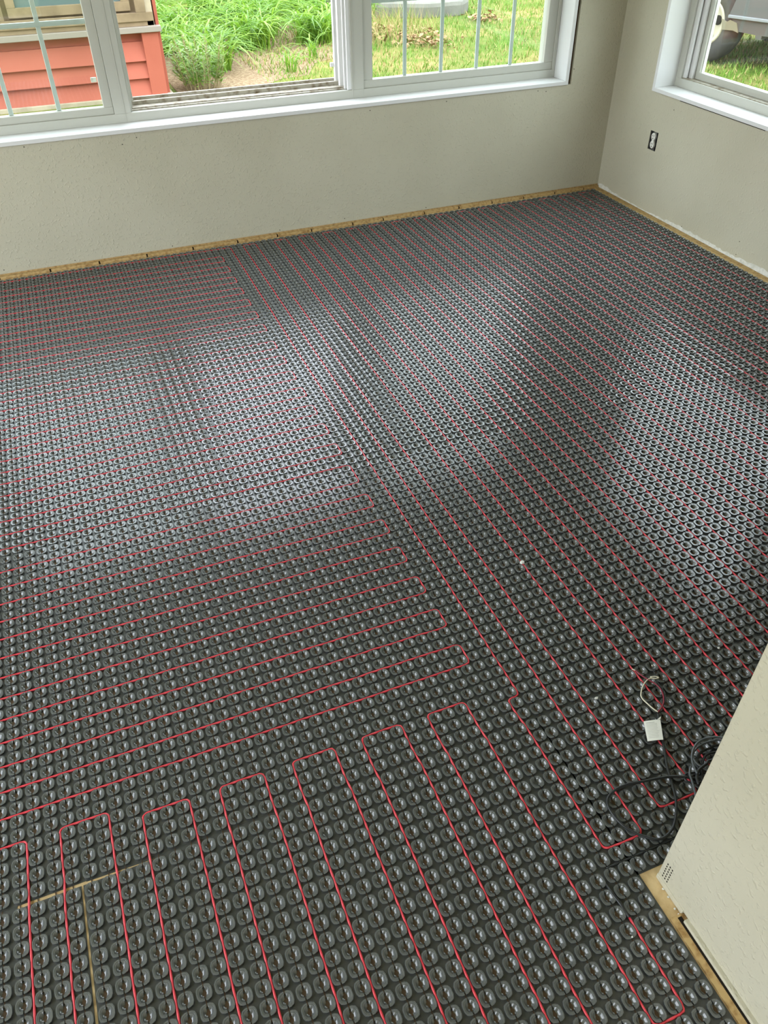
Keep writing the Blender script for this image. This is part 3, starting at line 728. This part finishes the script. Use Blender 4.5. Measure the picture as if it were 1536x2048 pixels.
# shrub by the corner of the red house
M_sh = leaf_mat('shrub_leaf', (0.16, 0.30, 0.04), (0.26, 0.40, 0.07)); M_stem = mat('dry_stem', (0.30, 0.24, 0.12), 0.8)
sb = thing('leafy_shrub', 'low bushy green plant beside the red corner board', 'plant', (1.93, 8.05, ZG))
b = MB(); bs = MB(); rs = random.Random(3)
for k in range(80):
    a = rs.uniform(0, 6.283); r0 = 0.25 * math.sqrt(rs.random()); hh = rs.uniform(0.22, 0.46)
    p0 = np.array([1.93 + r0 * 0.8 * math.cos(a), 8.05 + r0 * 0.8 * math.sin(a), ZG]); p1 = p0 + [0.10 * math.cos(a) + rs.uniform(-.04, .04), 0.10 * math.sin(a), hh]
    bs.tube([p0, (p0 + p1) / 2 + [0.01, 0, 0], p1], 0.0022, 4)
    for j in range(18):
        t_ = 0.2 + 0.8 * j / 17; c_ = p0 + (p1 - p0) * t_; an = rs.uniform(0, 6.283); L = rs.uniform(0.045, 0.085)
        d = np.array([math.cos(an), math.sin(an), rs.uniform(0.0, 0.7)]); sd = np.array([-math.sin(an), math.cos(an), 0]) * L * 0.16
        b.add([c_, c_ + d * L * 0.5 + sd, c_ + d * L, c_ + d * L * 0.5 - sd], [(0, 1, 2, 3)])
tag(child(b, 'foliage', M_sh, sb), kind='stuff'); tag(child(bs, 'stems', M_stem, sb), kind='stuff')

# dry leaves
M_dl = mat('dry_leaf', (0.25, 0.135, 0.06), 0.8, 0.2, noise=(12, (0.38, 0.25, 0.13), 0.4, 0.6))
b = MB(); rs = random.Random(21)
for k in range(430):
    t_ = rs.random()
    if k < 360:
        x = 4.45 + 0.55 * t_ + rs.gauss(0, 0.16); y = 10.25 - 1.25 * t_ + rs.gauss(0, 0.16); z = ZG + abs(rs.gauss(0, 0.05)) + 0.02
    else:
        x = 6.35 + rs.gauss(0, 0.12); y = 10.45 + rs.gauss(0, 0.12); z = ZG + abs(rs.gauss(0, 0.04)) + 0.02
    a = rs.uniform(0, 6.283); L = rs.uniform(0.04, 0.09); tl = rs.uniform(-0.6, 0.6)
    d = np.array([math.cos(a), math.sin(a), tl]); s_ = np.array([-math.sin(a), math.cos(a), rs.uniform(-0.5, 0.5)]) * 0.35; c_ = np.array([x, y, z])
    b.add([c_ - d * L / 2, c_ + s_ * L + [0, 0, 0.01], c_ + d * L / 2, c_ - s_ * L + [0, 0, 0.01]], [(0, 1, 2, 3)])
tag(b.build('dry_leaf_litter', M_dl), 'heap of dry brown leaves on the lawn seen through the grille', 'leaves', kind='stuff')
blades('dry_grass', 'tall straw coloured dry grass standing around the leaf heap', 900, (4.3, 5.4, 9.2, 11.0), 0.12, 0.32, 0.008, [G3, G2], [0.6, 0.4], 7)

# concrete slab
M_conc = mat('weathered_concrete', (0.20, 0.19, 0.16), 0.85, 0.2, noise=(4, (0.155, 0.148, 0.125), 0.4, 0.65), bump=(30, 0.3, 0.01))
b = MB(); b.prism([(4.75, 11.45), (5.75, 10.95), (6.30, 10.98), (6.52, 11.25), (6.9, 13.4), (4.9, 13.9)], 2, ZG - 0.05, ZG + 0.19)
tag(b.build('concrete_slab', M_conc, bevel=0.06), 'pale rounded concrete slab lying on the lawn', 'slab')

# red house
M_red = mat('red_siding', (0.305, 0.080, 0.048), 0.65, 0.25, noise=(2.0, (0.335, 0.092, 0.056), 0.4, 0.6), bump=(40, 0.15, 0.004))
M_tan = mat('weathered_window_wood', (0.225, 0.165, 0.095), 0.7, 0.2, noise=(7, (0.165, 0.120, 0.068), 0.4, 0.65))
M_gsill = mat('grey_sill_board', (0.235, 0.205, 0.165), 0.7, 0.2)
M_pale = mat('pale_skirt_board', (0.38, 0.32, 0.22), 0.7, 0.2, noise=(6, (0.30, 0.25, 0.17), 0.4, 0.6))
M_hglass = mat('house_glass', (0.10, 0.14, 0.13), 0.06, 0.6)
M_roof = mat('roof_shingle', (0.12, 0.11, 0.10), 0.9)
HY = 7.865
hs = thing('red_house', 'red clapboard house wall with a tan wooden window outside on the left', 'building', (0, HY, ZG))
child(MB().box((-5, HY + 0.04, ZG), (1.52, HY + 0.9, 2.7)), 'body', M_red, hs)
child(MB().box((-5.02, HY - 0.06, ZG - 0.04), (1.60, HY + 0.95, -0.365)), 'skirt_board', M_pale, hs, bevel=0.004)
z = -0.365
while z < 2.6:
    zt = min(z + 0.145, 2.65)
    segs = [(-5.0, 1.40)]
    if z + 0.1 > 0.155: segs = [(-5.0, -1.3)]
    if z < 0.155 < zt: zt = 0.158
    for x0, x1 in segs:
        b = MB(); b.prism([(HY - 0.030, z), (HY + 0.045, z), (HY + 0.045, zt + 0.01), (HY + 0.012, zt + 0.01)], 0, x0, x1)
        child(b, 'clapboard', M_red, hs)
    z = zt if zt != 0.158 else z + 0.145
child(MB().box((1.395, HY - 0.042, -0.37), (1.545, HY + 0.05, 0.155)), 'corner_board', M_red, hs, bevel=0.002)
child(MB().box((1.545, HY - 0.0, -0.40), (1.575, HY + 0.9, 2.65)), 'side_board', M_red, hs)
child(MB().box((-1.35, HY - 0.07, 0.158), (1.58, HY + 0.05, 0.205)), 'window_sill', M_gsill, hs, bevel=0.004)
wf = MB()
wf.box((-1.3, HY + 0.025, 0.2), (1.53, HY + 0.05, 1.7))
wf.box((-1.3, HY - 0.03, 0.205), (1.53, HY + 0.05, 0.245)); wf.box((-1.3, HY - 0.045, 0.245), (1.53, HY + 0.05, 0.315))
wf.box((1.38, HY - 0.045, 0.315), (1.47, HY + 0.05, 1.6)); wf.box((0.13, HY - 0.045, 0.315), (0.25, HY + 0.05, 1.6)); wf.box((-1.3, HY - 0.045, 0.315), (-1.2, HY + 0.05, 1.6)); wf.box((-1.3, HY - 0.045, 1.6), (1.53, HY + 0.05, 1.7))
child(wf, 'window_frame', M_tan, hs, bevel=0.003)
for x0, x1 in ((0.29, 1.34), (-1.16, 0.09)):
    b = MB(); b.box((x0, HY - 0.02, 0.33), (x1, HY + 0.04, 0.405)); b.box((x0, HY - 0.02, 1.5), (x1, HY + 0.04, 1.58))
    b.box((x0, HY - 0.02, 0.405), (x0 + 0.075, HY + 0.04, 1.5)); b.box((x1 - 0.075, HY - 0.02, 0.405), (x1, HY + 0.04, 1.5))
    s_ = child(b, 'window_sash', M_tan, hs, bevel=0.003)
    MB().box((x0 + 0.075, HY + 0.01, 0.405), (x1 - 0.075, HY + 0.02, 1.5)).build('pane', M_hglass, s_)
child(MB().box((1.47, HY - 0.03, 0.205), (1.53, HY + 0.05, 1.7)), 'white_side_casing', M_pale, hs)
b = MB(); b.prism([(HY - 0.35, 2.62), (HY + 1.3, 2.62), (HY + 1.3, 3.4)], 0, -5.3, 1.9)
child(b, 'roof', M_roof, hs)
# fence far behind the lilies
fn = thing('board_fence', 'weathered wooden board fence behind the daylily bed', 'fence', (3, 14.2, ZG))
M_fence = mat('fence_wood', (0.36, 0.27, 0.17), 0.85, 0.1, noise=(8, (0.26, 0.19, 0.12), 0.4, 0.6))
for k in range(22):
    child(MB().box((1.7 + 0.15 * k, 14.2, ZG + 0.02), (1.84 + 0.15 * k, 14.225, ZG + 1.5)), 'plank', M_fence, fn)
for zz in (0.3, 1.2): child(MB().box((1.7, 14.226, ZG + zz), (5.0, 14.27, ZG + zz + 0.09)), 'rail', M_fence, fn)

# parked truck: axis a along the side (towards the back wall side), n outwards, h up
T0 = np.array([7.243, 6.958, ZG]); d_ = np.array([-0.3192, 0.9477, 0]); n_ = np.array([-0.9477, -0.3192, 0])
def TP(a, n, h): return tuple(T0 + d_ * a + n_ * n + np.array([0, 0, h]))
M_body = mat('truck_paint', (0.105, 0.105, 0.10), 0.5, 0.35); M_plas = mat('truck_lower_plastic', (0.10, 0.09, 0.08), 0.7, 0.3)
M_crease = mat('truck_body_strip', (0.22, 0.23, 0.24), 0.4, 0.5); M_tyre = mat('tyre_rubber', (0.050, 0.045, 0.042), 0.85, 0.2, noise=(6, (0.10, 0.085, 0.07), 0.45, 0.65))
M_rim = mat('steel_rim', (0.47, 0.41, 0.31), 0.5, 0.4); M_tear = mat('torn_mud_flap', (0.20, 0.17, 0.11), 0.8); M_wshield = mat('truck_glass', (0.03, 0.035, 0.04), 0.05, 0.6)
tk = thing('parked_truck', 'dark grey pickup truck parked on the lawn beyond the right window', 'vehicle', TP(0.1, 0, 0))
WC = 0.06; TR = 0.385
def arch(c, r, n=9): return [(c + r * math.cos(math.pi - math.pi * k / n), 0.40 + r * math.sin(math.pi - math.pi * k / n)) for k in range(n + 1)]
W2 = WC - 3.4
side = [(-4.6, 0.47)] + [(W2 - 0.43, 0.47)] + [(x_, h_) for x_, h_ in arch(W2, 0.43) if h_ > 0.47] + [(W2 + 0.43, 0.47), (WC - 0.43 + 0.16, 0.47)]
side += [(x_, h_) for x_, h_ in arch(WC, 0.43) if h_ > 0.56] + [(WC + 0.43, 0.47), (1.1, 0.47), (1.12, 1.0), (-0.5, 1.08), (-1.1, 1.65), (-2.4, 1.68), (-2.7, 1.1), (-4.6, 1.08)]
def tprism(mb, poly, n0, n1):
    k = len(poly); v = [TP(a, n0, h_) for a, h_ in poly] + [TP(a, n1, h_) for a, h_ in poly]
    mb.add(v, [tuple(range(k)), tuple(range(k, 2 * k))[::-1]] + [(k + i, k + (i + 1) % k, (i + 1) % k, i) for i in range(k)]); return mb
def tbox(mb, a0, a1, n0, n1, h0, h1): return tprism(mb, [(a0, h0), (a1, h0), (a1, h1), (a0, h1)], n0, n1)
child(tprism(MB(), side, 0.03, -1.75), 'body', M_body, tk)
child(tbox(MB(), W2 + 0.42, WC - 0.27, 0.045, -0.2, 0.455, 0.485), 'side_strip', M_crease, tk, bevel=0.006)
child(tprism(MB(), [(W2 + 0.42, 0.34), (-0.62, 0.335), (-0.62, 0.30), (-0.56, 0.30), (-0.55, 0.335), (-0.33, 0.345), (WC - 0.3, 0.46), (W2 + 0.42, 0.46)], 0.02, -0.25), 'rocker_panel', M_plas, tk)
child(tprism(MB(), [(-0.36, 0.335), (-0.30, 0.35), (-0.17, 0.345), (-0.14, 0.44), (-0.21, 0.42), (-0.24, 0.44), (-0.32, 0.42)], 0.035, 0.022), 'torn_flap', M_tear, tk)
child(tbox(MB(), -4.5, 1.0, -0.3, -1.6, 0.36, 0.6), 'underbody', M_plas, tk)
child(tprism(MB(), [(-1.15, 1.12), (-1.35, 1.55), (-2.3, 1.58), (-2.55, 1.14)], 0.034, 0.028), 'side_window', M_wshield, tk)
for ac in (WC, W2):
    for nn in (0.0, -1.55):
        Mx = Matrix.Translation(TP(ac, nn, TR)) @ Matrix(((d_[0], 0, n_[0], 0), (d_[1], 0, n_[1], 0), (0, 1, 0, 0), (0, 0, 0, 1)))
        b = MB(); b.lathe([(0.215, -0.02), (0.225, 0.0), (0.30, 0.012), (0.355, -0.005), (TR - 0.003, -0.05), (TR, -0.11), (TR - 0.006, -0.19), (0.33, -0.22), (0.21, -0.21)], 40, Mx)
        wh = child(b, 'tyre', M_tyre, tk, smooth=True)
        b = MB(); b.lathe([(0.225, -0.02), (0.218, 0.006), (0.195, 0.0), (0.17, -0.03), (0.10, -0.02), (0.06, 0.02), (0.0, 0.025)], 36, Mx)
        b.build('rim', M_rim, wh, smooth=True)
        for q in range(5):
            an = q * 2 * math.pi / 5 + 2.92
            b = MB(); b.lathe([(0.0, -0.010), (0.036, -0.010), (0.046, -0.022)], 14, Mx @ Matrix.Translation((0.135 * math.cos(an), 0.135 * math.sin(an), 0.0)))
            b.build('rim_hole', M_dark, wh)
